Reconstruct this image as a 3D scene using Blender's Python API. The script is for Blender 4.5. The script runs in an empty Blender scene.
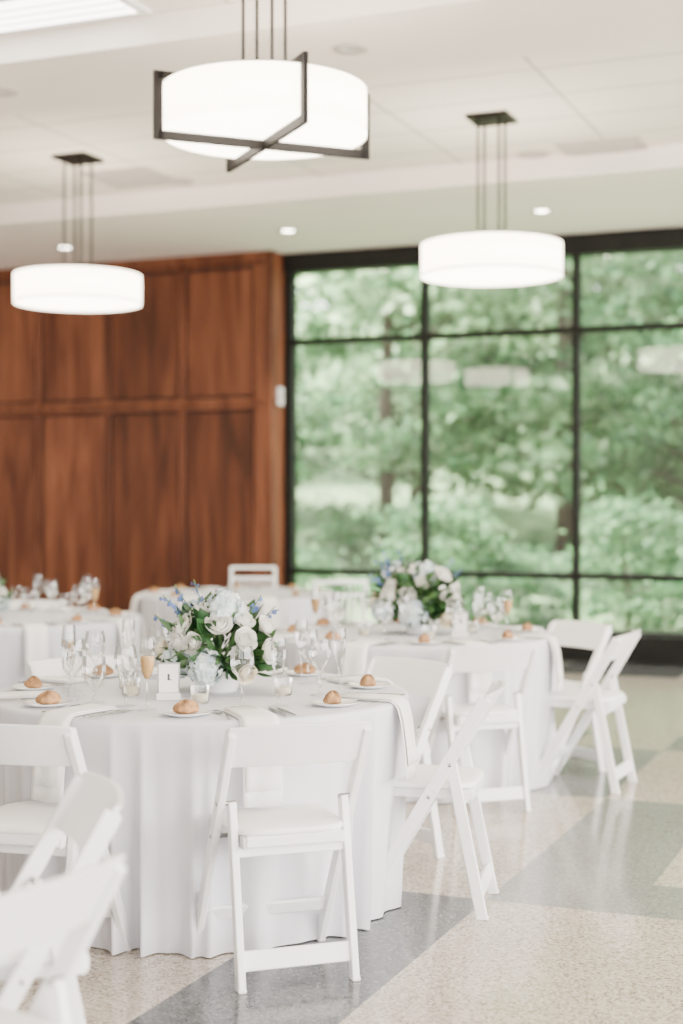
import bpy, math, random
import numpy as np
from mathutils import Vector, Matrix
random.seed(7); np.random.seed(7)
S=bpy.context.scene
TH=math.radians(22.3); C,SN=math.cos(TH),math.sin(TH)
def site(X,Z): return (X*C-Z*SN, X*SN+Z*C)      # survey plan -> room axes (rigid rotation)
def heading(fx,fz):
    x,y=site(fx,fz); return math.atan2(-x,y)

# ------------------------------------------------------------------ materials
def newmat(name):
    m=bpy.data.materials.new(name); m.use_nodes=True
    nt=m.node_tree; b=nt.nodes['Principled BSDF']; return m,nt,b
def simple(name,col,rough=.5,metal=0,noise=0,nscale=8,bump=0,bscale=40,sheen=0,coat=0,spec=.5):
    m,nt,b=newmat(name)
    b.inputs['Base Color'].default_value=(*col,1); b.inputs['Roughness'].default_value=rough
    b.inputs['Metallic'].default_value=metal; b.inputs['Specular IOR Level'].default_value=spec
    if sheen: b.inputs['Sheen Weight'].default_value=sheen
    if coat: b.inputs['Coat Weight'].default_value=coat
    tc=nt.nodes.new('ShaderNodeTexCoord')
    if noise:
        n=nt.nodes.new('ShaderNodeTexNoise'); n.inputs['Scale'].default_value=nscale; n.inputs['Detail'].default_value=4
        r=nt.nodes.new('ShaderNodeValToRGB')
        r.color_ramp.elements[0].position=.3; r.color_ramp.elements[1].position=.7
        r.color_ramp.elements[0].color=(*[c*(1-noise) for c in col],1)
        r.color_ramp.elements[1].color=(*[min(1,c*(1+noise*.6)) for c in col],1)
        nt.links.new(tc.outputs['Object'],n.inputs['Vector']); nt.links.new(n.outputs['Fac'],r.inputs['Fac'])
        nt.links.new(r.outputs['Color'],b.inputs['Base Color'])
    if bump:
        n2=nt.nodes.new('ShaderNodeTexNoise'); n2.inputs['Scale'].default_value=bscale; n2.inputs['Detail'].default_value=3
        bp=nt.nodes.new('ShaderNodeBump'); bp.inputs['Strength'].default_value=bump; bp.inputs['Distance'].default_value=.01
        nt.links.new(tc.outputs['Object'],n2.inputs['Vector']); nt.links.new(n2.outputs['Fac'],bp.inputs['Height'])
        nt.links.new(bp.outputs['Normal'],b.inputs['Normal'])
    return m
def emis(name,col,st):
    m,nt,b=newmat(name); b.inputs['Base Color'].default_value=(.9,.9,.88,1)
    b.inputs['Emission Color'].default_value=(*col,1); b.inputs['Emission Strength'].default_value=st; return m
def island(name,cols,rough=.5,trans=0,spec=.5):
    m,nt,b=newmat(name); g=nt.nodes.new('ShaderNodeNewGeometry'); r=nt.nodes.new('ShaderNodeValToRGB')
    e=r.color_ramp.elements
    while len(e)<len(cols): e.new(.5)
    for i,c in enumerate(cols):
        e[i].position=i/(len(cols)-1); e[i].color=(*c,1)
    nt.links.new(g.outputs['Random Per Island'],r.inputs['Fac']); nt.links.new(r.outputs['Color'],b.inputs['Base Color'])
    b.inputs['Roughness'].default_value=rough; b.inputs['Specular IOR Level'].default_value=spec
    if trans:
        t=nt.nodes.new('ShaderNodeBsdfTranslucent'); mx=nt.nodes.new('ShaderNodeMixShader'); mx.inputs[0].default_value=trans
        nt.links.new(r.outputs['Color'],t.inputs['Color'])
        out=nt.nodes['Material Output']
        nt.links.new(b.outputs[0],mx.inputs[1]); nt.links.new(t.outputs[0],mx.inputs[2]); nt.links.new(mx.outputs[0],out.inputs['Surface'])
    return m
def glassmat(name,tint=(1,1,1),fr=1.35,base=.04,gl=1.0,mxr=1.0):
    m,nt,b=newmat(name); nt.nodes.remove(b)
    t=nt.nodes.new('ShaderNodeBsdfTransparent'); t.inputs[0].default_value=(*tint,1)
    g=nt.nodes.new('ShaderNodeBsdfGlossy'); g.inputs['Roughness'].default_value=.02; g.inputs['Color'].default_value=(gl,gl,gl,1)
    f=nt.nodes.new('ShaderNodeFresnel'); f.inputs['IOR'].default_value=fr
    a=nt.nodes.new('ShaderNodeMath'); a.operation='ADD'; a.inputs[1].default_value=base; a.use_clamp=True
    a2=nt.nodes.new('ShaderNodeMath'); a2.operation='MINIMUM'; a2.inputs[1].default_value=mxr
    mx=nt.nodes.new('ShaderNodeMixShader')
    nt.links.new(f.outputs[0],a.inputs[0]); nt.links.new(a.outputs[0],a2.inputs[0]); nt.links.new(a2.outputs[0],mx.inputs[0])
    nt.links.new(t.outputs[0],mx.inputs[1]); nt.links.new(g.outputs[0],mx.inputs[2])
    nt.links.new(mx.outputs[0],nt.nodes['Material Output'].inputs['Surface']); return m

def wood():
    m,nt,b=newmat('cherry_wood'); tc=nt.nodes.new('ShaderNodeTexCoord'); mp=nt.nodes.new('ShaderNodeMapping')
    mp.inputs['Scale'].default_value=(5,5,.6)
    n=nt.nodes.new('ShaderNodeTexNoise'); n.inputs['Scale'].default_value=1.3; n.inputs['Detail'].default_value=6; n.inputs['Distortion'].default_value=.7
    g=nt.nodes.new('ShaderNodeNewGeometry'); 
    ad=nt.nodes.new('ShaderNodeMath'); ad.operation='MULTIPLY_ADD'; ad.inputs[1].default_value=.26; 
    r=nt.nodes.new('ShaderNodeValToRGB'); e=r.color_ramp.elements
    e[0].position=.35; e[0].color=(.042,.013,.006,1); e[1].position=.92; e[1].color=(.24,.086,.042,1)
    e.new(.6).color=(.112,.035,.016,1)
    nt.links.new(tc.outputs['Object'],mp.inputs['Vector']); nt.links.new(mp.outputs[0],n.inputs['Vector'])
    nt.links.new(g.outputs['Random Per Island'],ad.inputs[0]); nt.links.new(n.outputs['Fac'],ad.inputs[2])
    nt.links.new(ad.outputs[0],r.inputs['Fac']); nt.links.new(r.outputs['Color'],b.inputs['Base Color'])
    b.inputs['Roughness'].default_value=.42; b.inputs['Specular IOR Level'].default_value=.3; return m
def terrazzo(name,base,chipd,chipl,amt=.5):
    m,nt,b=newmat(name); tc=nt.nodes.new('ShaderNodeTexCoord')
    v=nt.nodes.new('ShaderNodeTexVoronoi'); v.inputs['Scale'].default_value=130
    sp=nt.nodes.new('ShaderNodeSeparateColor'); r=nt.nodes.new('ShaderNodeValToRGB'); r.color_ramp.interpolation='CONSTANT'
    e=r.color_ramp.elements; e[0].color=(*chipd,1); e[1].position=.2; e[1].color=(*base,1)
    e.new(.78).color=(*chipl,1)
    n=nt.nodes.new('ShaderNodeTexNoise'); n.inputs['Scale'].default_value=1.3; n.inputs['Detail'].default_value=5
    mr=nt.nodes.new('ShaderNodeMapRange'); mr.inputs['To Min'].default_value=.88; mr.inputs['To Max'].default_value=1.1
    mx=nt.nodes.new('ShaderNodeVectorMath'); mx.operation='SCALE'
    nt.links.new(tc.outputs['Object'],v.inputs['Vector']); nt.links.new(tc.outputs['Object'],n.inputs['Vector'])
    nt.links.new(v.outputs['Color'],sp.inputs[0]); nt.links.new(sp.outputs[0],r.inputs['Fac'])
    nt.links.new(n.outputs['Fac'],mr.inputs['Value'])
    nt.links.new(r.outputs['Color'],mx.inputs[0]); nt.links.new(mr.outputs[0],mx.inputs['Scale'])
    nt.links.new(mx.outputs[0],b.inputs['Base Color'])
    b.inputs['Roughness'].default_value=.14; return m
def tilemat():
    m,nt,b=newmat('ceiling_tile'); tc=nt.nodes.new('ShaderNodeTexCoord')
    k=nt.nodes.new('ShaderNodeTexBrick'); k.offset=0; k.inputs['Scale'].default_value=1
    k.inputs['Brick Width'].default_value=1.2; k.inputs['Row Height'].default_value=.6
    k.inputs['Mortar Size'].default_value=.013
    k.inputs['Color1'].default_value=(.88,.815,.755,1); k.inputs['Color2'].default_value=(.86,.795,.735,1); k.inputs['Mortar'].default_value=(.54,.50,.46,1)
    nt.links.new(tc.outputs['Object'],k.inputs['Vector']); nt.links.new(k.outputs['Color'],b.inputs['Base Color'])
    b.inputs['Roughness'].default_value=.9; return m

M_wood=wood()
M_gap=simple('wood_groove',(.012,.005,.003),.8,noise=.2)
M_black=simple('black_frame',(.006,.0055,.005),.5,noise=.2,spec=.25)
M_bronze=simple('dark_bronze',(.008,.006,.005),.55,.0,noise=.2,spec=.2)
M_paint=simple('ceiling_paint',(.88,.81,.75),.9,noise=.03,nscale=1)
M_wall=simple('wall_paint',(.80,.72,.65),.9,noise=.03,nscale=2)
M_tile=tilemat()
M_vent=simple('vent_metal',(.52,.48,.45),.6,noise=.1)
M_resin=simple('white_resin',(.87,.87,.875),.35,noise=.03,nscale=5)
M_vinyl=simple('white_vinyl_pad',(.88,.88,.87),.5,bump=.1,bscale=60)
M_cloth=simple('white_linen',(.68,.69,.74),.85,noise=.025,nscale=6,bump=.1,bscale=300)
M_napkin=simple('ivory_napkin',(.86,.855,.84),.85,noise=.03,bump=.15,bscale=200)
M_china=simple('white_china',(.85,.85,.84),.2,noise=.02,coat=.4)
M_steel=simple('cutlery_steel',(.36,.36,.36),.25,1,noise=.05)
M_bread=simple('bread_crust',(.42,.22,.09),.75,noise=.6,nscale=34,bump=.5,bscale=60)
M_glass=glassmat('clear_glass',(.96,.97,.97),1.45,.025,1,.85)
M_pane=glassmat('window_glass',(.96,.97,.96),1.5,.03)
M_wine=simple('champagne',(.62,.38,.14),.1,noise=.05)
M_shade=emis('lit_fabric_shade',(1,.87,.68),12)
M_diff=emis('diffuser_glass',(1,.89,.72),13)
M_down=emis('downlight_lens',(1,.9,.75),25)
M_off=simple('dark_lens',(.5,.48,.45),.4,noise=.05)
M_trof=emis('troffer_lens',(1,.97,.92),8)
M_rose=island('rose_petal',[(.84,.83,.77),(.90,.89,.85),(.80,.80,.71)],.6,.2)
M_ivory=island('cream_petal',[(.88,.78,.58),(.88,.84,.70)],.6,.2)
M_hyd=island('hydrangea_petal',[(.50,.62,.74),(.78,.84,.82),(.66,.77,.73),(.56,.68,.78)],.6,.15)
M_blue=island('blue_delphinium',[(.06,.11,.32),(.15,.24,.52),(.10,.17,.42)],.6,.1)
M_leaf=island('bouquet_leaf',[(.008,.038,.011),(.025,.085,.022),(.07,.155,.045),(.015,.06,.02)],.45,.1)
M_stem=simple('stem_green',(.12,.24,.08),.5,noise=.2)
M_card=simple('card_stock',(.85,.84,.82),.7,noise=.02)
M_ink=simple('ink',(.05,.05,.05),.6,noise=.1)

# ------------------------------------------------------------------ mesh builder
class MB:
    def __init__(s): s.v=[];s.f=[];s.m=[];s.sm=[]
    def add(s,vs,fs,mat=0,M=None,smooth=True):
        o=len(s.v)
        s.v+= [tuple(M@Vector(p)) for p in vs] if M is not None else [tuple(p) for p in vs]
        for f in fs: s.f.append([i+o for i in f]); s.m.append(mat); s.sm.append(smooth)
    def box(s,c,d,mat=0,M=None,smooth=False):
        x,y,z=c;a,b,e=d[0]/2,d[1]/2,d[2]/2
        vs=[(x+i*a,y+j*b,z+k*e) for i in(-1,1) for j in(-1,1) for k in(-1,1)]
        s.add(vs,[(0,1,3,2),(4,6,7,5),(0,4,5,1),(2,3,7,6),(0,2,6,4),(1,5,7,3)],mat,M,smooth)
    def bx(s,x0,x1,y0,y1,z0,z1,mat=0): s.box(((x0+x1)/2,(y0+y1)/2,(z0+z1)/2),(x1-x0,y1-y0,z1-z0),mat)
    def beam(s,p,q,w,d,mat=0,up=(1,0,0),smooth=False):
        p,q=Vector(p),Vector(q);z=(q-p).normalized();x=Vector(up);x=(x-z*x.dot(z)).normalized();y=z.cross(x)
        L=(q-p).length; M=Matrix.Translation((p+q)/2)@Matrix((x,y,z)).transposed().to_4x4()
        s.box((0,0,0),(w,d,L),mat,M,smooth)
    def rev(s,prof,n=24,mat=0,M=None,smooth=True,cap=False):
        vs=[];fs=[]
        for r,z in prof:
            for i in range(n):
                a=2*math.pi*i/n; vs.append((r*math.cos(a),r*math.sin(a),z))
        for k in range(len(prof)-1):
            for i in range(n):
                j=(i+1)%n; fs.append((k*n+i,k*n+j,(k+1)*n+j,(k+1)*n+i))
        if cap: fs.append(tuple(range(n))[::-1]); fs.append(tuple((len(prof)-1)*n+i for i in range(n)))
        s.add(vs,fs,mat,M,smooth)
    def tube(s,pts,r,n=8,mat=0):
        pts=[Vector(p) for p in pts]; vs=[];fs=[]
        for k,p in enumerate(pts):
            d=(pts[min(k+1,len(pts)-1)]-pts[max(k-1,0)]).normalized()
            a=d.orthogonal().normalized(); b=d.cross(a); rr=r[k] if isinstance(r,(list,tuple)) else r
            for i in range(n):
                t=2*math.pi*i/n; vs.append(p+a*rr*math.cos(t)+b*rr*math.sin(t))
        for k in range(len(pts)-1):
            for i in range(n):
                j=(i+1)%n; fs.append((k*n+i,k*n+j,(k+1)*n+j,(k+1)*n+i))
        fs.append(tuple(range(n))[::-1]); fs.append(tuple((len(pts)-1)*n+i for i in range(n)))
        s.add(vs,fs,mat)
    def grid(s,fn,nu,nv,mat=0,M=None,wrap=False):
        vs=[fn(i/(nu if wrap else nu-1),j/(nv-1)) for i in range(nu) for j in range(nv)]
        fs=[]
        for i in range(nu if wrap else nu-1):
            i2=(i+1)%nu
            for j in range(nv-1): fs.append((i*nv+j,i2*nv+j,i2*nv+j+1,i*nv+j+1))
        s.add(vs,fs,mat,M)
    def ball(s,c,r,mat=0,n=12,M=None,sc=(1,1,1)):
        prof=[(max(1e-4,math.sin(math.pi*k/8)),-math.cos(math.pi*k/8)) for k in range(9)]
        T=Matrix.Translation(c)@Matrix.Diagonal((r*sc[0],r*sc[1],r*sc[2],1))
        if M is not None: T=M@T
        s.rev(prof,n,mat,T)
    def mesh(s,name,mats):
        me=bpy.data.meshes.new(name); me.from_pydata(s.v,[],s.f)
        for m in mats: me.materials.append(m)
        me.polygons.foreach_set('material_index',s.m); me.polygons.foreach_set('use_smooth',s.sm)
        me.update(); return me
    def obj(s,name,mats,loc=(0,0,0),rz=0,bevel=0,seg=2,parent=None,solid=0):
        o=bpy.data.objects.new(name,s.mesh(name,mats)); S.collection.objects.link(o)
        o.location=loc; o.rotation_euler=(0,0,rz)
        if solid:
            m=o.modifiers.new('s','SOLIDIFY'); m.thickness=solid; m.offset=0
        if bevel:
            m=o.modifiers.new('b','BEVEL'); m.width=bevel; m.segments=seg; m.limit_method='ANGLE'; m.angle_limit=math.radians(40)
            m.harden_normals=False
        if parent: o.parent=parent
        return o
def dup(o,loc,rz=0,rx=0,sc=1):
    c=o.copy(); S.collection.objects.link(c); c.location=loc; c.rotation_euler=(rx,0,rz); c.scale=(sc,sc,sc); return c
def empty(name,loc,rz=0):
    e=bpy.data.objects.new(name,None); S.collection.objects.link(e); e.location=loc; e.rotation_euler=(0,0,rz); e.empty_display_size=.1; return e

# ------------------------------------------------------------------ room shell
UL,UR,WF,WB=-10.6,6.0,-5.0,13.85
CEIL,TRAY=3.97,4.13
us=[UL-.2,-8.7,-7.6,-6.4,-5.3,-4.3,-3.25,-2.15,-1.6,-1.07,.55,2.2,3.8,UR+.2]
ws=[WF-.2,-3,-1,.6,2.2,3.4,5.3,5.75,7.35,8.9,9.5,11.1,12.6,WB+.2]
b=MB(); rr=random.Random(3)
hand={(7,5):2,(8,5):0,(9,5):0,(6,5):0,(5,5):0,(4,5):2,(7,4):2,(8,4):0,(9,4):0,(6,4):0,
      (8,6):1,(9,6):1,(10,6):1,(8,7):1,(9,7):0,(10,7):0,(7,6):0,(7,7):0,(6,6):2,(6,7):0,(5,6):2,
      (8,8):0,(9,8):0,(10,8):0,(7,8):1,(8,9):1,(9,9):1,(10,9):1,(7,9):0,(8,10):0,(9,10):0,(7,10):0,(8,11):1,(9,11):0}
for i in range(len(us)-1):
    for j in range(len(ws)-1):
        t=hand.get((i,j), rr.choice([0,0,0,1,2]))
        x0,x1,y0,y1=us[i],us[i+1],ws[j],ws[j+1]
        b.add([(x0,y0,0),(x1,y0,0),(x1,y1,0),(x0,y1,0)],[(0,1,2,3)],t,None,False)
b.bx(UL-.2,UR+.2,WF-.2,WB+.2,-.2,-.002,0)
T_l=terrazzo('terrazzo_light',(.46,.40,.33),(.25,.205,.16),(.61,.555,.475))
T_m=terrazzo('terrazzo_grey',(.22,.218,.207),(.155,.155,.147),(.295,.293,.278))
T_d=terrazzo('terrazzo_dark',(.080,.085,.087),(.05,.053,.055),(.145,.150,.150))
b.obj('floor',[T_l,T_m,T_d])

b=MB()
def ring(x0,x1,y0,y1,z0,z1,m): b.bx(x0,x1,y0,y1,z0,z1,m)
ring(UL,UR,11.3,WB+.3,CEIL,4.5,0)
ring(UL,UR,7.2,8.2,CEIL,4.5,0)
ring(UL,UR,WF,-1.5,CEIL,4.5,0)
ring(UL,UR,2.6,3.6,CEIL,4.5,0)
ring(UL-.2,UR+.2,WF-.2,WB+.4,4.5,4.7,0)
for (y0,y1) in ((8.2,11.3),(3.6,7.2),(-1.5,2.6)): ring(UL,UR,y0,y1,TRAY,4.49,1)
b.obj('ceiling',[M_paint,M_tile])
b=MB()
for y in (11.3,3.6): b.bx(UL,UR,y-.02,y-.001,CEIL-.012,CEIL+.03,0)
b.obj('trim_1',[M_paint])

# back wall (wood panelling) + window wall
FW=13.55
b=MB()
b.bx(UL-.2,-6.3,FW+.02,WB+.3,0,4.5,1)
b.bx(-6.3,-6.285,FW+.02,WB-.05,0,CEIL-.003,0)
st=[-6.39,-7.31,-8.185,-9.04,-9.9]
for x in st: b.bx(x-.035 if x!=-6.39 else -6.50,x+.035 if x!=-6.39 else -6.3,FW-.012,FW+.019,0,CEIL-.001)
for z0,z1 in ((0,.22),(2.40,2.52),(CEIL-.14,CEIL-.001)):
    b.bx(UL,-6.3,FW-.016,FW+.019,z0,z1)
b.bx(UL,-6.28,FW-.055,FW+.019,2.435,2.475)
xs=[-10.6]+sorted(st)
for i in range(len(xs)-1):
    x0,x1=xs[i]+(.035 if i else 0)+.02,xs[i+1]-(.035 if xs[i+1]!=-6.39 else .11)-.02
    if x1-x0<.05: continue
    for z0,z1 in ((.24,2.375),(2.545,CEIL-.165)):
        b.bx(x0,x1,FW+.002,FW+.0195,z0,z1)
b.bx(-6.36,-6.28,FW-.05,FW+.02,0,CEIL-.002)
wb=b.obj('wall_back',[M_wood,M_gap],bevel=.003,seg=1)
b=MB(); b.bx(UL,-6.3,FW-.045,FW-.017,CEIL-.07,CEIL-.002); b.obj('trim_2',[M_wood])
b=MB(); b.bx(UL,-6.29,FW-.035,FW-.017,0,.15); b.obj('baseboard_back',[M_wood])
b=MB(); b.bx(-6.284,-6.26,FW+.08,FW+.19,2.44,2.62,0); b.bx(-6.262,-6.252,FW+.11,FW+.16,2.49,2.57,1)
b.obj('wall_thermostat',[M_china,M_vent],bevel=.005)

e=empty('window_1',(0,0,0))
b=MB(); W=WB
mull=[-6.24,-4.8,-3.3,-1.8,-.3,1.2,2.7,4.2,5.7]
b.bx(-6.284,UR,W-.08,W+.12,3.78,CEIL-.001)
b.bx(-6.284,UR,W-.06,W+.10,.0,.27)
b.bx(-6.284,UR,W-.22,W-.06,.0,.24); 
for x in mull: b.bx(x-.03,x+.03,W-.05,W+.08,.27,3.78)
for z in (3.08,.774): b.bx(-6.284,UR,W-.045,W+.075,z-.03,z+.03)
b.obj('frame',[M_black],bevel=.004,parent=e)
b=MB()
for i in range(len(mull)-1):
    for z0,z1 in ((.27,.744),(.804,3.05),(3.11,3.78)):
        x0,x1=mull[i]+.03,mull[i+1]-.03
        b.add([(x0,W+.01,z0),(x1,W+.01,z0),(x1,W+.01,z1),(x0,W+.01,z1)],[(0,1,2,3)],0,None,False)
b.obj('glass_panes',[M_pane],parent=e)
b=MB()
for k in range(60):
    x=-6.2+k*.2
    b.bx(x,x+.15,W-.19,W-.10,.2401,.246)
b.obj('heater_grille',[M_black],parent=e)

b=MB(); b.bx(UL-.2,UL,WF,FW,0,4.5); b.obj('wall_left',[M_wall])
b=MB(); b.bx(UL,UL+.02,WF,FW-.05,0,.15); b.obj('baseboard_left',[M_wood])
def pierced(name,axis,fixed0,fixed1,a0,a1,ops,z0=.6,z1=3.5):
    b=MB()
    def q(p0,p1,h0,h1):
        if axis=='x': b.bx(p0,p1,fixed0,fixed1,h0,h1)
        else: b.bx(fixed0,fixed1,p0,p1,h0,h1)
    q(a0,a1,0,z0); q(a0,a1,z1,4.5); cur=a0
    for o0,o1 in ops: q(cur,o0,z0,z1); cur=o1
    q(cur,a1,z0,z1); b.obj(name,[M_wall])
ops_r=[(-3.5,.5),(1.2,5.2),(6.0,10.0)]
ops_f=[(-3.9,-.4),(.6,4.1)]
pierced('wall_right','y',UR,UR+.2,WF,WB+.3,ops_r)
pierced('wall_front','x',WF-.2,WF,UL,UR,ops_f)
n=2
def sidewin(axis,fixed,o0,o1,name):
    b=MB()
    def q(p0,p1,h0,h1,t=.03):
        if axis=='x': b.bx(p0,p1,fixed-t,fixed+t,h0,h1)
        else: b.bx(fixed-t,fixed+t,p0,p1,h0,h1)
    q(o0,o1,.6,.66); q(o0,o1,3.44,3.5); q(o0,o0+.05,.66,3.44); q(o1-.05,o1,.66,3.44); m=(o0+o1)/2; q(m-.03,m+.03,.66,3.44); q(o0,o1,2.6,2.65,.028)
    b.obj(name,[M_black])
for o in ops_r: sidewin('y',UR+.1,o[0],o[1],'window_%d'%n); n+=1
for o in ops_f: sidewin('x',WF-.1,o[0],o[1],'window_%d'%n); n+=1
def area(name,loc,rot,sx,sy,p,col=(1,1,1)):
    l=bpy.data.lights.new(name,'AREA'); l.shape='RECTANGLE'; l.size=sx; l.size_y=sy; l.energy=p; l.color=col
    o=bpy.data.objects.new(name,l); S.collection.objects.link(o); o.location=loc; o.rotation_euler=rot; return o
for o in ops_r: area('window_daylight',(UR+.25,(o[0]+o[1])/2,2.05),(0,math.radians(90),0),2.9,o[1]-o[0],820,(1,.94,.87))  # added fill lights standing in for daylight at assumed, unseen right-wall openings
for o in ops_f: area('window_daylight',((o[0]+o[1])/2,WF-.25,2.05),(math.radians(90),0,0),o[1]-o[0],2.9,130,(1,.98,.97))  # weaker added fill at the assumed openings behind the camera, also unseen

# ceiling fittings
dl=MB(); dl.rev([(.055,-.004),(.095,-.006),(.10,0)],28,0); dl.rev([(.055,-.004),(.05,.0),(.0005,.0)],28,1)
for mats,ls in (([M_china,M_down],((-5.7,12.6),(-3.3,12.57),(-.9,12.6),(-8.1,12.6))),([M_vent,M_off],((-3.1,7.7),(-5.4,7.7),(-.8,7.7),(-7.8,7.7)))):
    first=None
    for (x,y) in ls:
        if first is None: first=dl.obj('recessed_downlight',mats,(x,y,CEIL-.002))
        else: dup(first,(x,y,CEIL-.002))
sp=MB(); sp.rev([(.0005,-.008),(.11,-.008),(.13,0)],28,0)
first=None
for (X,Z) in ((1.47,11.5),(-1.35,12.45)):
    x,y=site(X,Z)
    if first is None: first=sp.obj('ceiling_speaker',[M_vent],(x,y,TRAY-.001))
    else: dup(first,(x,y,TRAY-.001))
vt=MB(); vt.box((0,0,-.006),(.62,.62,.012),0)
for k in range(9): vt.box((0,-.24+k*.06,-.016),(.54,.035,.01),0)
x,y=site(1.98,11.3); v1=vt.obj('air_vent',[M_vent],(x,y,TRAY-.001))
x,y=site(-1.72,12.3); dup(v1,(x,y,TRAY-.001))
b=MB(); b.bx(-.62,.62,-.26,.26,-.02,-.001,0); b.bx(-.56,.56,-.20,.20,-.024,-.0205,1)
for k in range(3): b.bx(-.56,.56,-.1+k*.1-.006,-.1+k*.1+.006,-.03,-.0245,0)
t1=b.obj('ceiling_troffer',[M_china,M_trof],(-4.66,6.88,TRAY-.001))
dup(t1,(-7.4,6.88,TRAY-.001)); dup(t1,(.2,6.88,TRAY-.001))
b=MB(); b.tube([(0,0,0),(0,0,-.03)],.02,12,0); b.tube([(0,0,-.03),(0,0,-.07)],.006,8,1); b.rev([(.0005,-.075),(.02,-.07)],12,1)
x,y=site(2.9,10.8); sk=b.obj('fire_sprinkler',[M_china,M_steel],(x,y,TRAY-.001))

def pendant(loc,bars,zb):
    b=MB(); R,Hh=.487,.215
    zt=TRAY-.002
    b.rev([(R-.006,zb+.012),(R,zb),(R,zb+Hh),(R-.006,zb+Hh-.01)],64,1)
    b.rev([(R-.004,zb+.006),(R*.7,zb-.012),(.2,zb-.018),(.0005,zb-.018)],64,2)
    b.rev([(R-.004,zb+Hh-.012),(.0005,zb+Hh-.012)],64,1)
    if not bars:
        b.rev([(R+.001,zb-.004),(R+.004,zb-.004),(R+.004,zb+.006),(R+.001,zb+.006)],64,3)
    q=math.sqrt(.5)
    top=zb+Hh+.02
    r2=R+.035
    for d in ((q,q),(q,-q)):
        up=(-d[1],d[0],0)
        if bars:
            b.beam((-d[0]*r2,-d[1]*r2,zb-.042),(d[0]*r2,d[1]*r2,zb-.042),.022,.042,0,up)
            for s_ in(-1,1):
                b.beam((s_*d[0]*r2,s_*d[1]*r2,zb-.063),(s_*d[0]*r2,s_*d[1]*r2,top+.018),.022,.042,0,up)
            b.beam((-d[0]*r2,-d[1]*r2,top),(d[0]*r2,d[1]*r2,top),.022,.036,0,up)
        else: b.beam((-d[0]*R,-d[1]*R,top-.02),(d[0]*R,d[1]*R,top-.02),.012,.012,0,up)
    for sx in(-1,1):
        for sy in(-1,1):
            x,y=sx*.075,sy*.075
            b.tube([(x,y,top-.02),(x,y,zt-.01)],.0085,8,0)
    b.box((0,0,zt-.0125),(.29,.29,.025),0); b.box((0,0,zt-.03),(.2,.2,.012),0)
    b.box((0,0,top-.012),(.18,.18,.02),0)
    o=b.obj('drum_pendant_light',[M_bronze,M_shade,M_diff,M_vent],(loc[0],loc[1],0))
pendant((-3.05,6.47),True,3.205)
pendant((-2.98,10.0),False,3.03)
pendant((-6.28,9.95),False,3.0)
pendant((.4,10.0),False,3.05); pendant((.3,6.4),True,3.2); pendant((-6.3,6.4),True,3.2)

# ------------------------------------------------------------------ folding chair
def chair_mesh():
    b=MB()
    hw=.214; iw=hw-.034
    top=(-.235,.79); ft=(.235,0)
    for s_ in(-1,1):
        x=s_*hw
        b.beam((x,ft[0],ft[1]),(x,-.03,.452),.024,.044)
        b.beam((x,-.03,.452),(x,top[0]+.015,top[1]-.01),.024,.044)
        x2=s_*iw
        b.beam((x2,-.205,0),(x2,-.095,.545),.024,.040)
        b.tube([(s_*(hw+.016),-.095,.545),(s_*(hw-.05),-.095,.545)],.007,10,2)
        b.tube([(s_*(hw+.016),-.02,.43),(s_*(hw-.05),-.02,.43)],.007,10,2)
        b.beam((s_*(hw-.06),-.17,.432),(s_*(hw-.06),.20,.436),.018,.036)
        b.box((x,ft[0],.006),(.026,.046,.012))
        b.box((x2,-.205,.006),(.026,.044,.012))
    z0,z1=.665,.795
    vs=[];fs=[];nu=13
    for i in range(nu):
        a=-1+2*i/(nu-1); x=a*(hw+.011)
        cy=-.028*(1-a*a)
        for (z,o) in ((z0,0),(z1+.006*(1-a*a),0),(z1+.006*(1-a*a),1),(z0,1)):
            t=(.79-z)/(.79-.452); y=-.235+.205*t+.012+cy-(.018 if o else 0)+.006
            vs.append((x,y,z))
    for i in range(nu-1):
        for k in range(4):
            fs.append((i*4+k,(i+1)*4+k,(i+1)*4+(k+1)%4,i*4+(k+1)%4))
    fs.append((0,1,2,3)); fs.append(tuple((nu-1)*4+k for k in (3,2,1,0)))
    b.add(vs,fs,0,None,False)
    b.box((0,.2,.437),(.37,.022,.034)); b.box((0,-.165,.437),(.31,.022,.034))
    def pad(u,v):
        a=u*2*math.pi
        ca,sa=math.cos(a),math.sin(a)
        p=5; k=(abs(ca)**p+abs(sa)**p)**(-1/p)
        prof=[(0.0,.452),(.97,.452),(1,.456),(1,.466),(.97,.474),(.8,.479),(.4,.481),(0.0,.481)]
        r,z=prof[int(round(v*7))]
        w=.190-.012*( -sa*k*.5+.5); return (ca*k*r*w, .018+sa*k*r*.198, z)
    b.grid(pad,40,8,1,None,True)
    b.beam((-iw,-.188,.085),(iw,-.188,.085),.060,.016,0,(0,.2,1))
    b.beam((-iw,-.125,.40),(iw,-.125,.40),.035,.016,0,(0,.2,1))
    b.beam((-.205,.150,.145),(.205,.150,.145),.045,.016,0,(0,-.5,1))
    return b
cb=chair_mesh()
chair0=None
def chair(T,f):
    global chair0
    L=math.hypot(*f); f=(f[0]/L,f[1]/L)
    x,y=site(T[0]+.235*f[0],T[1]+.235*f[1]); r=heading(*f)
    if chair0 is None: chair0=cb.obj('folding_chair',[M_resin,M_vinyl,M_steel],(x,y,0),r,bevel=.004)
    else: dup(chair0,(x,y,0),r)
def around(c,deg,R=1.07):
    a=math.radians(deg); return (c[0]+R*math.cos(a),c[1]+R*math.sin(a)),(-math.cos(a),-math.sin(a))
T1=(-.52,5.53);T2=(.37,8.0);T3=(-2.0,9.1);T4=(-.81,11.5);T0=(-1.58,3.16)
chair((-.12,4.50),(-.33,.944))
chair((.56,5.42),(-.97,.2))
chair((.30,6.32),(-.72,-.69))
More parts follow.
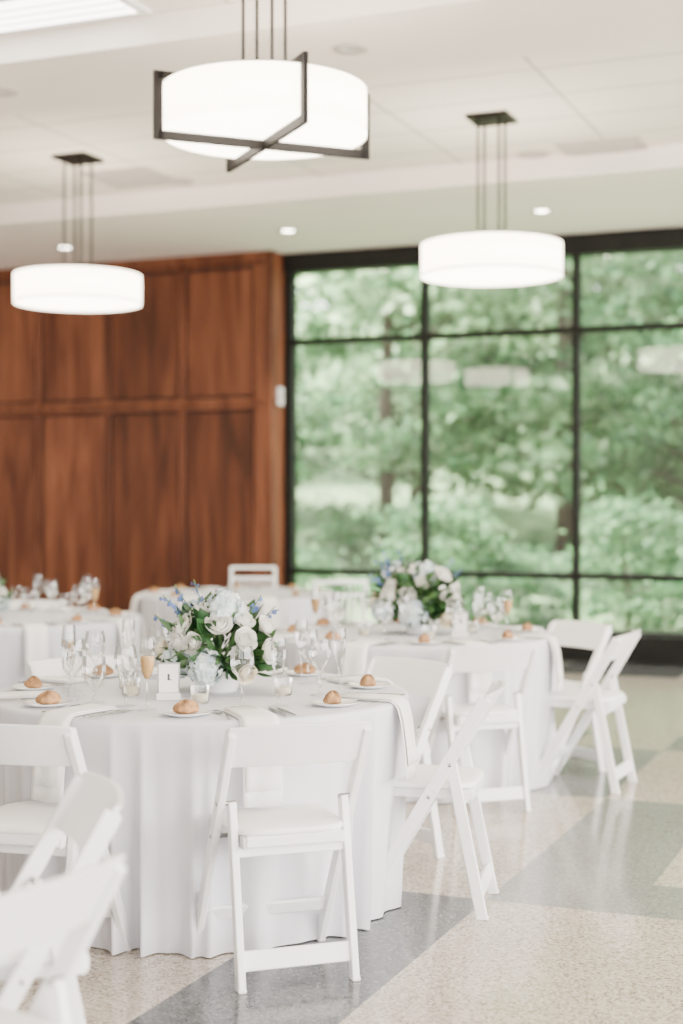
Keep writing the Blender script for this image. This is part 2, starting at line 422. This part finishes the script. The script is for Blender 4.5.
chair((-1.02,4.50),(.25,.97))
chair(*around(T1,125)); chair(*around(T1,180,1.1))
chair((.72,7.02),(-.33,.94)); chair((1.34,8.32),(-.8,-.55)); chair((1.48,7.68),(-.91,.41))
chair(*around(T2,85)); chair(*around(T2,150))
chair(*around(T3,150)); chair(*around(T3,95)); chair(*around(T3,215)); 
chair((-.555,3.5),(-.95,-.32)); chair((-.52,2.64),(-.87,.5)); chair(*around(T0,100)); chair(*around(T0,180))

# chiavari chairs
b=MB()
for s_ in(-1,1):
    b.tube([(s_*.19,-.2,0),(s_*.19,-.19,.45),(s_*.185,-.25,.92)],.014,10)
    b.tube([(s_*.19,.19,0),(s_*.19,.19,.44)],.014,10)
    b.tube([(s_*.19,-.19,.2),(s_*.19,.19,.2)],.008,8); b.tube([(s_*.19,-.19,.3),(s_*.19,.19,.3)],.008,8)
for z,y in((.91,-.249),(.82,-.238),(.58,-.207)): b.tube([(-.19,y,z),(0,y-.02,z),(.19,y,z)],.014,8)
for k in range(7):
    x=-.15+k*.05; b.tube([(x,-.225,.58),(x,-.255,.82)],.009,8)
for y in(-.19,.19): b.tube([(-.19,y,.22),(.19,y,.22)],.008,8)
b.box((0,0,.445),(.40,.40,.03),0); b.box((0,0,.48),(.38,.38,.04),1)
x,y=site(-.08,10.68); ch=b.obj('chiavari_chair',[M_resin,M_vinyl],(x,y,0),heading(-.3,.95),bevel=.006)
x,y=site(-.74,12.52); dup(ch,(x,y,0),heading(0.05,-1))

# ------------------------------------------------------------------ tables
def table(c,seed):
    rg=random.Random(seed); R=.768; H=.765
    x,y=site(*c); e=empty('banquet_table',(x,y,0),rg.random()*6 if seed!=1 else 0)
    comps=[(n,rg.uniform(.5,1),rg.uniform(0,6.28)) for n in (6,11,16,23)]
    tot=sum(a for _,a,_ in comps)
    N=480
    rows=[(0.0,0,0),(.35,0,0),(.6,0,0),(R-.03,0,0),(R-.012,-.001,0),(R-.003,-.006,0),(R,-.016,0)]
    nr=26
    vs=[];fs=[]
    for i in range(N):
        th=2*math.pi*i/N
        g=sum(a*math.sin(n*th+p) for n,a,p in comps)/tot*1.5
        g2=sum(a*math.sin(n*th+p+.35) for n,a,p in comps)/tot*1.5
        for r,dz,_ in rows: vs.append((r*math.cos(th),r*math.sin(th),H+dz))
        for k in range(1,nr+1):
            t=k/nr; amp=.115*t**.65
            gg=g*(1-t*.5)+g2*t*.5
            gg=1.1*(1-2*abs(math.sin(gg*1.2+.6)))*.5 + gg*.45
            r=R-.055*t+amp*gg
            z=(H-.016)*(1-t)+.004*t
            vs.append((r*math.cos(th),r*math.sin(th),z))
    K=len(rows)+nr
    for i in range(N):
        j=(i+1)%N
        for k in range(K-1): fs.append((i*K+k,i*K+k+1,j*K+k+1,j*K+k))
    b=MB(); b.add(vs,fs,0); o=b.obj('tablecloth',[M_cloth],parent=e)
    b=MB(); b.rev([(.0005,.735),(.745,.735),(.75,.742),(.75,.755),(.745,.76),(.0005,.76)],64,0)
    for a in range(4):
        an=a*math.pi/2+.4; cx,cy=math.cos(an),math.sin(an)
        b.tube([(.5*cx,.5*cy,.002),(.42*cx,.42*cy,.735)],.014,8,1)
    b.obj('table_frame',[M_card,M_steel],parent=e)
    return e
for i,c in enumerate((T1,T2,T3,T4,T0)): table(c,i+1)
TZ=.7655

# ------------------------------------------------------------------ tableware meshes
def glassobj(kind,full=False):
    b=MB()
    if kind=='flute':
        pr=[(.033,0),(.033,.002),(.006,.006),(.0035,.02),(.0035,.085),(.008,.10),(.020,.13),(.026,.17),(.0255,.215),(.0235,.235)]
        fill=[(.0005,.104),(.007,.104),(.0180,.13),(.0240,.17),(.0242,.18),(.0005,.18)]
    elif kind=='wine':
        pr=[(.036,0),(.036,.002),(.007,.007),(.004,.02),(.004,.085),(.012,.095),(.034,.12),(.041,.15),(.039,.18),(.034,.205)]
        fill=None
    else:
        pr=[(.036,0),(.036,.003),(.008,.008),(.006,.02),(.006,.05),(.016,.06),(.036,.085),(.040,.12),(.038,.16)]
        fill=None
    b.rev(pr,24,0)
    if fill and full: b.rev(fill,24,1)
    return b
protos={}
def put(key,builder,name,mats,loc,rz=0,sc=1,bevel=0,solid=0):
    if key not in protos:
        o=builder().obj(name,mats,loc,rz,bevel=bevel,solid=solid); o.scale=(sc,)*3; protos[key]=o; return o
    return dup(protos[key],loc,rz,0,sc)
def b_plate():
    b=MB(); b.rev([(.0005,.003),(.05,.003),(.055,.005),(.08,.013),(.082,.014),(.08,.011),(.052,.001),(.045,0),(.0005,0)],36,0); return b
def b_bread():
    b=MB(); rg=random.Random(5)
    def fn(u,v):
        a=u*2*math.pi; ph=v*math.pi
        r=1+.10*math.sin(3*a+1)+.07*math.sin(5*a+ph*3)
        z=-math.cos(ph); z=z if z>0 else z*.35
        return (.043*r*math.sin(ph)*math.cos(a)+1e-5*u,.029*r*math.sin(ph)*math.sin(a),.011+.032*z*(1+.14*math.sin(4*a+1)))
    b.grid(fn,28,14,0,None,True); return b
def b_knife():
    b=MB(); b.grid(lambda u,v:((v-.5)*.012*(1-.3*u),-.11+u*.10,.004+.003*math.sin(math.pi*v)),8,5,0)
    b.grid(lambda u,v:((v-.5)*(.018*math.sin(.6+2.5*u*.98)),-.01+u*.12,.004),10,3,0); return b
def b_fork():
    b=MB(); b.grid(lambda u,v:((v-.5)*(.013-.007*math.sin(u*2)),-.10+u*.12,.004+.006*math.sin(u*3.1)),10,4,0)
    b.grid(lambda u,v:((v-.5)*(.008+.014*min(1,u*2)),.02+u*.03,.004+.002*u),6,4,0)
    for k in range(4):
        x=-.009+k*.006; b.box((x,.07,.006),(.003,.042,.002),0)
    return b
def b_napkin():
    b=MB(); R=.778
    path=[(.22,.006),(.12,.006),(.03,.006),(.008,.004),(-.008,-.006),(-.016,-.018),(-.028,-.06),(-.036,-.12),(-.042,-.17),(-.046,-.22),(-.048,-.27)]
    for L,(off,w,cut) in enumerate(((0,.066,0),(.007,.058,1))):
        def fn(u,v):
            k=min(len(path)-1-cut,int(round(u*(len(path)-1-cut))))
            y,z=path[k]; x=(v-.5)*2*w
            curve=(x*x)/(2*R)
            wav=.004*math.sin(v*9+u*2)*u
            return (x, y+curve-wav-(off if z<0 else 0), z+(off*.8 if z>=0 else 0))
        b.grid(fn,len(path)-cut,9,0)
    return b
def setting(c,deg,rg,glasses=True,full=False):
    a=math.radians(deg); ca,sa=math.cos(a),math.sin(a)
    inx,iny=-ca,-sa
    rx,ry=(iny,-inx)
    h=heading(inx,iny)
    def at(r,l): return site(c[0]+ca*r+rx*l,c[1]+sa*r+ry*l)
    x,y=at(.768,0); put('nap',b_napkin,'dinner_napkin',[M_napkin],(x,y,TZ),h,solid=.003)
    x,y=at(.60,-.20); put('plate',b_plate,'bread_plate',[M_china],(x,y,TZ+.0005),0)
    x,y=at(.595,-.20); put('bread',b_bread,'bread_roll',[M_bread],(x,y,TZ+.006),h+rg.uniform(-1,1))
    x,y=at(.64,.10); put('knife',b_knife,'table_knife',[M_steel],(x,y,TZ+.0005),h,solid=.001)
    x,y=at(.64,.13); put('knife',b_knife,'table_knife',[M_steel],(x,y,TZ+.0005),h)
    x,y=at(.64,-.09); put('fork',b_fork,'table_fork',[M_steel],(x,y,TZ+.0005),h,solid=.001)
    if glasses:
        x,y=at(.49,.15); 
        if full: put('flutef',lambda:glassobj('flute',True),'champagne_flute',[M_glass,M_wine],(x,y,TZ+.001),0)
        else: put('flute',lambda:glassobj('flute'),'champagne_flute',[M_glass,M_wine],(x,y,TZ+.001),0)
        x,y=at(.46,.03); put('wine',lambda:glassobj('wine'),'wine_glass',[M_glass,M_wine],(x,y,TZ+.001),0)
        if rg.random()<.5:
            x,y=at(.46,-.11); put('water',lambda:glassobj('water'),'water_goblet',[M_glass],(x,y,TZ+.001),0)
rg=random.Random(11)
for i,d in enumerate((-70.5,-122,-20,28,72,112,152,194)): setting(T1,d,rg,True,d in(-122,152))
for c in (T2,T3,T4,T0):
    for k in range(8): setting(c,-68+45*k,rg,c!=T4,k%4==1)

# ------------------------------------------------------------------ flowers
def rotto(d,spin=0):
    return Vector(d).to_track_quat('Z','Y').to_matrix().to_4x4()@Matrix.Rotation(spin,4,'Z')
def rose(b,pos,d,r,mat,rg):
    M=Matrix.Translation(pos)@rotto(d,rg.random()*6)
    for L,(n,rad,h,curl) in enumerate(((3,.20,.86,-.10),(4,.36,.86,-.10),(5,.52,.82,-.06),(5,.68,.74,.0),(6,.84,.58,.10))):
        for k in range(n):
            ph=2*math.pi*k/n+L*.7+rg.uniform(-.1,.1); W=math.pi/n*1.35
            rr_=rad*rg.uniform(.93,1.07); hh=h*rg.uniform(.93,1.05)
            def fn(u,v):
                a=(u-.5)*2; sh=math.sqrt(max(0,1-(v*.92)**6))
                an=ph+a*W*sh; q=r*(rr_*(.25+.75*math.sin(min(1,v*1.3)*math.pi/2))+curl*v**3)*(1-.06*a*a*v)
                z=r*(hh*v-.12*v*a*a-(curl*.5)*v**5)
                return (q*math.cos(an),q*math.sin(an),z-.1*r)
            b.grid(fn,6,6,mat,M)
    b.rev([(.0005,-.35*r),(.3*r,-.15*r),(.35*r,.02*r),(.18*r,.4*r),(.0005,.6*r)],8,mat,M)
def floret(b,pos,d,r,mat,rg,n=4):
    M=Matrix.Translation(pos)@rotto(d,rg.random()*6)
    vs=[(0,0,0)];fs=[]
    for k in range(n):
        a=2*math.pi*k/n; w=math.pi/n*.95
        o=len(vs)
        vs+=[(r*.6*math.cos(a-w),r*.6*math.sin(a-w),r*.12),(r*math.cos(a-w*.45),r*math.sin(a-w*.45),r*.1),(r*math.cos(a+w*.45),r*math.sin(a+w*.45),r*.2),(r*.6*math.cos(a+w),r*.6*math.sin(a+w),r*.16)]
        fs.append((0,o,o+1,o+2,o+3))
    b.add(vs,fs,mat,M,False)
def rdir(rg):
    z=rg.uniform(-1,1);a=rg.uniform(0,6.28);s=math.sqrt(1-z*z); return Vector((s*math.cos(a),s*math.sin(a),z))
def hydrangea(b,pos,r,rg,mat=3):
    b.ball(pos,r*.8,mat,10)
    for k in range(110):
        d=rdir(rg); floret(b,Vector(pos)+d*r*rg.uniform(.86,1.03),(d+rdir(rg)*.35).normalized(),r*.24,mat,rg)
def leaf(b,pos,d,L,w,rg,mat=5):
    M=Matrix.Translation(pos)@rotto(d,rg.random()*6); bend=rg.uniform(.05,.4)
    def fn(u,v):
        ww=w*math.sin(math.pi*min(1,v*.96+.04)**.8)
        return ((u-.5)*ww, bend*L*v*v+abs(u-.5)*ww*.35, L*v)
    b.grid(fn,3,6,mat,M)
def centerpiece(c,seed,sc=1):
    rg=random.Random(seed); b=MB()
    b.rev([(.0005,.0),(.055,.0),(.06,.004),(.07,.05),(.075,.10),(.072,.105),(.066,.05),(.055,.01),(.0005,.008)],32,7)
    b.rev([(.0005,.095),(.068,.095)],16,6)
    cen=Vector((0,0,.125))
    heads=[(-52,18,'r'),(-82,40,'r'),(-112,14,'r'),(-100,-16,'h'),(-22,2,'r'),(-150,36,'r'),(178,2,'i'),(15,25,'r'),(60,10,'h'),(100,30,'r'),(140,10,'r'),(-110,66,'r'),(0,62,'r'),(90,70,'r'),(-145,-10,'h'),(-40,46,'r'),(-170,60,'r'),(45,45,'i'),(-50,-20,'i'),(150,50,'h'),(-140,14,'r'),(-10,30,'r'),(-70,66,'h')]
    for az,el,k in heads:
        a=math.radians(az+rg.uniform(-6,6))+TH; e_=math.radians(el)
        d=Vector((math.cos(a)*math.cos(e_),math.sin(a)*math.cos(e_),math.sin(e_)))
        R=rg.uniform(.135,.165); p=cen+Vector((d.x*R*1.22,d.y*R*1.22,d.z*R*1.12+.01))
        if p.z<.045: p.z=.045
        if k=='h': hydrangea(b,p-d*.02,rg.uniform(.052,.062),rg)
        else: rose(b,p-d*.02,d,rg.uniform(.040,.050),1 if k=='r' else 2,rg)
        b.tube([cen*.6,p-d*.02],.003,5,6)
    for k in range(420):
        d=rdir(rg); 
        if d.z<-.5: d.z=abs(d.z)
        if k>300: d.z=-abs(d.z)*.4
        p=cen+Vector((d.x*1.12,d.y*1.12,d.z))*rg.uniform(.08,.145); 
        if p.z<.035: p.z=.04
        dd=(d+rdir(rg)*.6).normalized(); 
        if dd.z<-.2: dd.z*=.2
        leaf(b,p,dd,rg.uniform(.05,.09),rg.uniform(.025,.046),rg)
    spikes=[(170,55,.27),(150,66,.26),(-165,45,.27),(190,30,.25),(10,38,.24),(-15,52,.24),(120,45,.24)]
    for az,el,L in spikes:
        a=math.radians(az)+TH; e_=math.radians(el)
        d=Vector((math.cos(a)*math.cos(e_),math.sin(a)*math.cos(e_),math.sin(e_)))
        b.tube([cen,cen+d*L*.6,cen+d*L+Vector((0,0,.01))],.0022,5,6)
        for j in range(16):
            t=.60+.42*j/16; floret(b,cen+d*L*t+rdir(rg)*.010,rdir(rg),.011*(1.25-.5*j/16),4,rg,5)
    x,y=site(*c)
    o=b.obj('floral_centerpiece',[M_glass,M_rose,M_ivory,M_hyd,M_blue,M_leaf,M_stem,M_china],(x,y,TZ)); o.scale=(sc,)*3; return o
fp=centerpiece((T1[0]+.07,T1[1]),21,1.1)
centerpiece((T2[0]+.04,T2[1]),22,1.22)
for c in (T3,T0):
    x,y=site(c[0]-.2,c[1]); o=dup(fp,(x,y,TZ),2.0,0,.9)

b=MB(); b.box((0,0,.075),(.07,.004,.10),1); b.box((0,0,.012),(.085,.03,.024),0)
for p in ((-.037,0,.075,.005,.008,.11),(.037,0,.075,.005,.008,.11)): b.box(p[:3],p[3:],2)
b.box((0,0,.128),(.08,.008,.005),2)
b.box((0,-.0025,.08),(.008,.001,.022),3); b.box((.003,-.0025,.07),(.016,.001,.003),3)
x,y=site(T1[0]-.09,T1[1]-.24); sg=b.obj('table_number_sign',[M_china,M_card,M_steel,M_ink],(x,y,TZ+.001),TH+.1,bevel=.001)
x,y=site(T2[0]+.25,T2[1]-.2); dup(sg,(x,y,TZ+.001),TH-.2)
b=MB(); b.rev([(.0005,0),(.028,0),(.032,.004),(.034,.06)],24,0); b.rev([(.0005,.007),(.027,.007),(.028,.03),(.0005,.032)],20,1)
vo=None
for c,l in ((T1,((.31,-.12),(-.24,-.12),(.03,-.33),(-.28,.08))),(T2,((.32,.0),(-.25,-.12),(.08,-.3)))):
    for dx,dz in l:
        x,y=site(c[0]+dx,c[1]+dz)
        if vo is None: vo=b.obj('votive_candle',[M_glass,M_ivory],(x,y,TZ+.001))
        else: dup(vo,(x,y,TZ+.001))

# ------------------------------------------------------------------ exterior
M_grass=simple('lawn',(.10,.18,.08),.9,noise=.4,nscale=3)
M_bark=simple('bark',(.07,.055,.04),.9,noise=.4,nscale=6,bump=.6,bscale=15)
M_f1=island('tree_leaf',[(.022,.075,.035),(.07,.19,.085),(.20,.38,.18),(.045,.13,.055)],.6,.4,.25)
M_f2=island('tree_leaf_pale',[(.07,.18,.09),(.22,.40,.20),(.48,.64,.40),(.10,.23,.11)],.6,.5,.25)
b=MB()
def gz(x,y):
    t=max(0,y-19); return -.15+.09*t+.004*t*t*.6+.25*math.sin(x*.3+y*.2)*min(1,t*.1)
b.grid(lambda u,v:(-45+u*80,14.2+v*60,gz(-45+u*80,14.2+v*60)),50,50,0)
b.obj('ground_outside',[M_grass])
def treemesh(seed,h,cr,ncl,per,ls,mat,low=.15):
    rg=random.Random(seed); b=MB()
    b.tube([(0,0,-.3),(.05,.02,h*.35),(-.05,.05,h*.7),(0,0,h*.93)],[h*.02,h*.016,h*.010,h*.003],10,0)
    cl=[]
    for k in range(ncl):
        z=rg.uniform(low,1); prof=math.sin(math.pi*min(1,(z*.85+.12)))**.7
        a=rg.uniform(0,6.28); rad=cr*prof*math.sqrt(rg.uniform(.12,1)); cl.append(Vector((rad*math.cos(a),rad*math.sin(a),z*h)))
    for p in cl[::5]:
        b.tube([(0,0,p.z*.75),p*.5+Vector((0,0,p.z*.42)),p],[h*.005,h*.003,h*.0015],5,0)
    vs=[];fs=[]
    for p in cl:
        R=rg.uniform(.35,.8)*cr*.22
        for k in range(per):
            q=p+Vector((rg.gauss(0,R),rg.gauss(0,R),rg.gauss(0,R*.4)))
            d=(rdir(rg)+Vector((0,0,.8))).normalized(); e_=d.orthogonal().normalized(); e_=(e_*math.cos(k)+d.cross(e_)*math.sin(k)); f_=d.cross(e_); s_=ls*rg.uniform(.6,1.3)
            o=len(vs); vs+=[q-e_*s_,q+f_*s_*.45+d*s_*.1,q+e_*s_,q-f_*s_*.45+d*s_*.1]; fs.append((o,o+1,o+2,o+3))
    b.add(vs,fs,1,None,False)
    return b.mesh('tree_%d'%seed,[M_bark,mat])
tm=[treemesh(1,8.5,3.0,90,95,.13,M_f1,.12),treemesh(2,11,3.6,110,90,.16,M_f2,.08),treemesh(3,7,2.4,80,90,.11,M_f1,.03)]
bm=treemesh(4,1.9,1.5,60,60,.08,M_f1,.1)
def place(me,name,x,y,rz,sc):
    o=bpy.data.objects.new(name,me); S.collection.objects.link(o); o.location=(x,y,gz(x,y)); o.rotation_euler=(0,0,rz); o.scale=(sc,)*3
rg=random.Random(5)
spots=[(-14,25,2),(-10.5,30,1),(-6.2,25.5,1),(-3.6,23.5,2),(-.6,24,0),(2,26.5,1),(-8.5,37,1),(-4.5,31,1),(.5,31,0),(5,33,1),(9,30,0),(-20,30,1),(-2,41,1),(4,42,1),(9,42,1),(-16,44,1),(15,40,0),(5.5,22.5,2),(-24,38,1),(-9.3,24.8,2)]
for i,(x,y,k) in enumerate(spots): place(tm[k],'garden_tree',x,y,rg.uniform(0,6),rg.uniform(.88,1.12))
for i in range(14):
    place(bm,'garden_shrub',-14+i*1.5+rg.uniform(-.5,.5),17.6+rg.uniform(0,1.2),rg.uniform(0,6),rg.uniform(.5,.9))

# ------------------------------------------------------------------ light
w=bpy.data.worlds.new('World'); S.world=w; w.use_nodes=True
bg=w.node_tree.nodes['Background']; 
sky=w.node_tree.nodes.new('ShaderNodeTexSky'); sky.sky_type='HOSEK_WILKIE'; sky.turbidity=5; sky.ground_albedo=.4
sky.sun_direction=Vector((-.6,.1,.75)).normalized()
mx=w.node_tree.nodes.new('ShaderNodeMix'); mx.data_type='RGBA'; mx.inputs[0].default_value=.75
mx.inputs[7].default_value=(.98,.97,.97,1)
w.node_tree.links.new(sky.outputs[0],mx.inputs[6]); w.node_tree.links.new(mx.outputs[2],bg.inputs[0]); bg.inputs[1].default_value=8.5
sl=bpy.data.lights.new('sun','SUN'); sl.energy=80; sl.angle=math.radians(2); sl.color=(1,.93,.80)
so=bpy.data.objects.new('sun',sl); S.collection.objects.link(so)
so.rotation_euler=Vector((-.62,.10,.78)).to_track_quat('Z','Y').to_euler(); so.location=(0,0,20)

# ------------------------------------------------------------------ camera
cd=bpy.data.cameras.new('camera'); co=bpy.data.objects.new('camera',cd); S.collection.objects.link(co)
cd.sensor_fit='VERTICAL'; cd.sensor_height=36; cd.sensor_width=24; cd.lens=52.73
co.location=(0,0,1.46); co.rotation_euler=(math.radians(90-.34),0,TH)
cd.dof.use_dof=True; cd.dof.focus_distance=4.95; cd.dof.aperture_fstop=1.4; cd.clip_end=300
S.camera=co
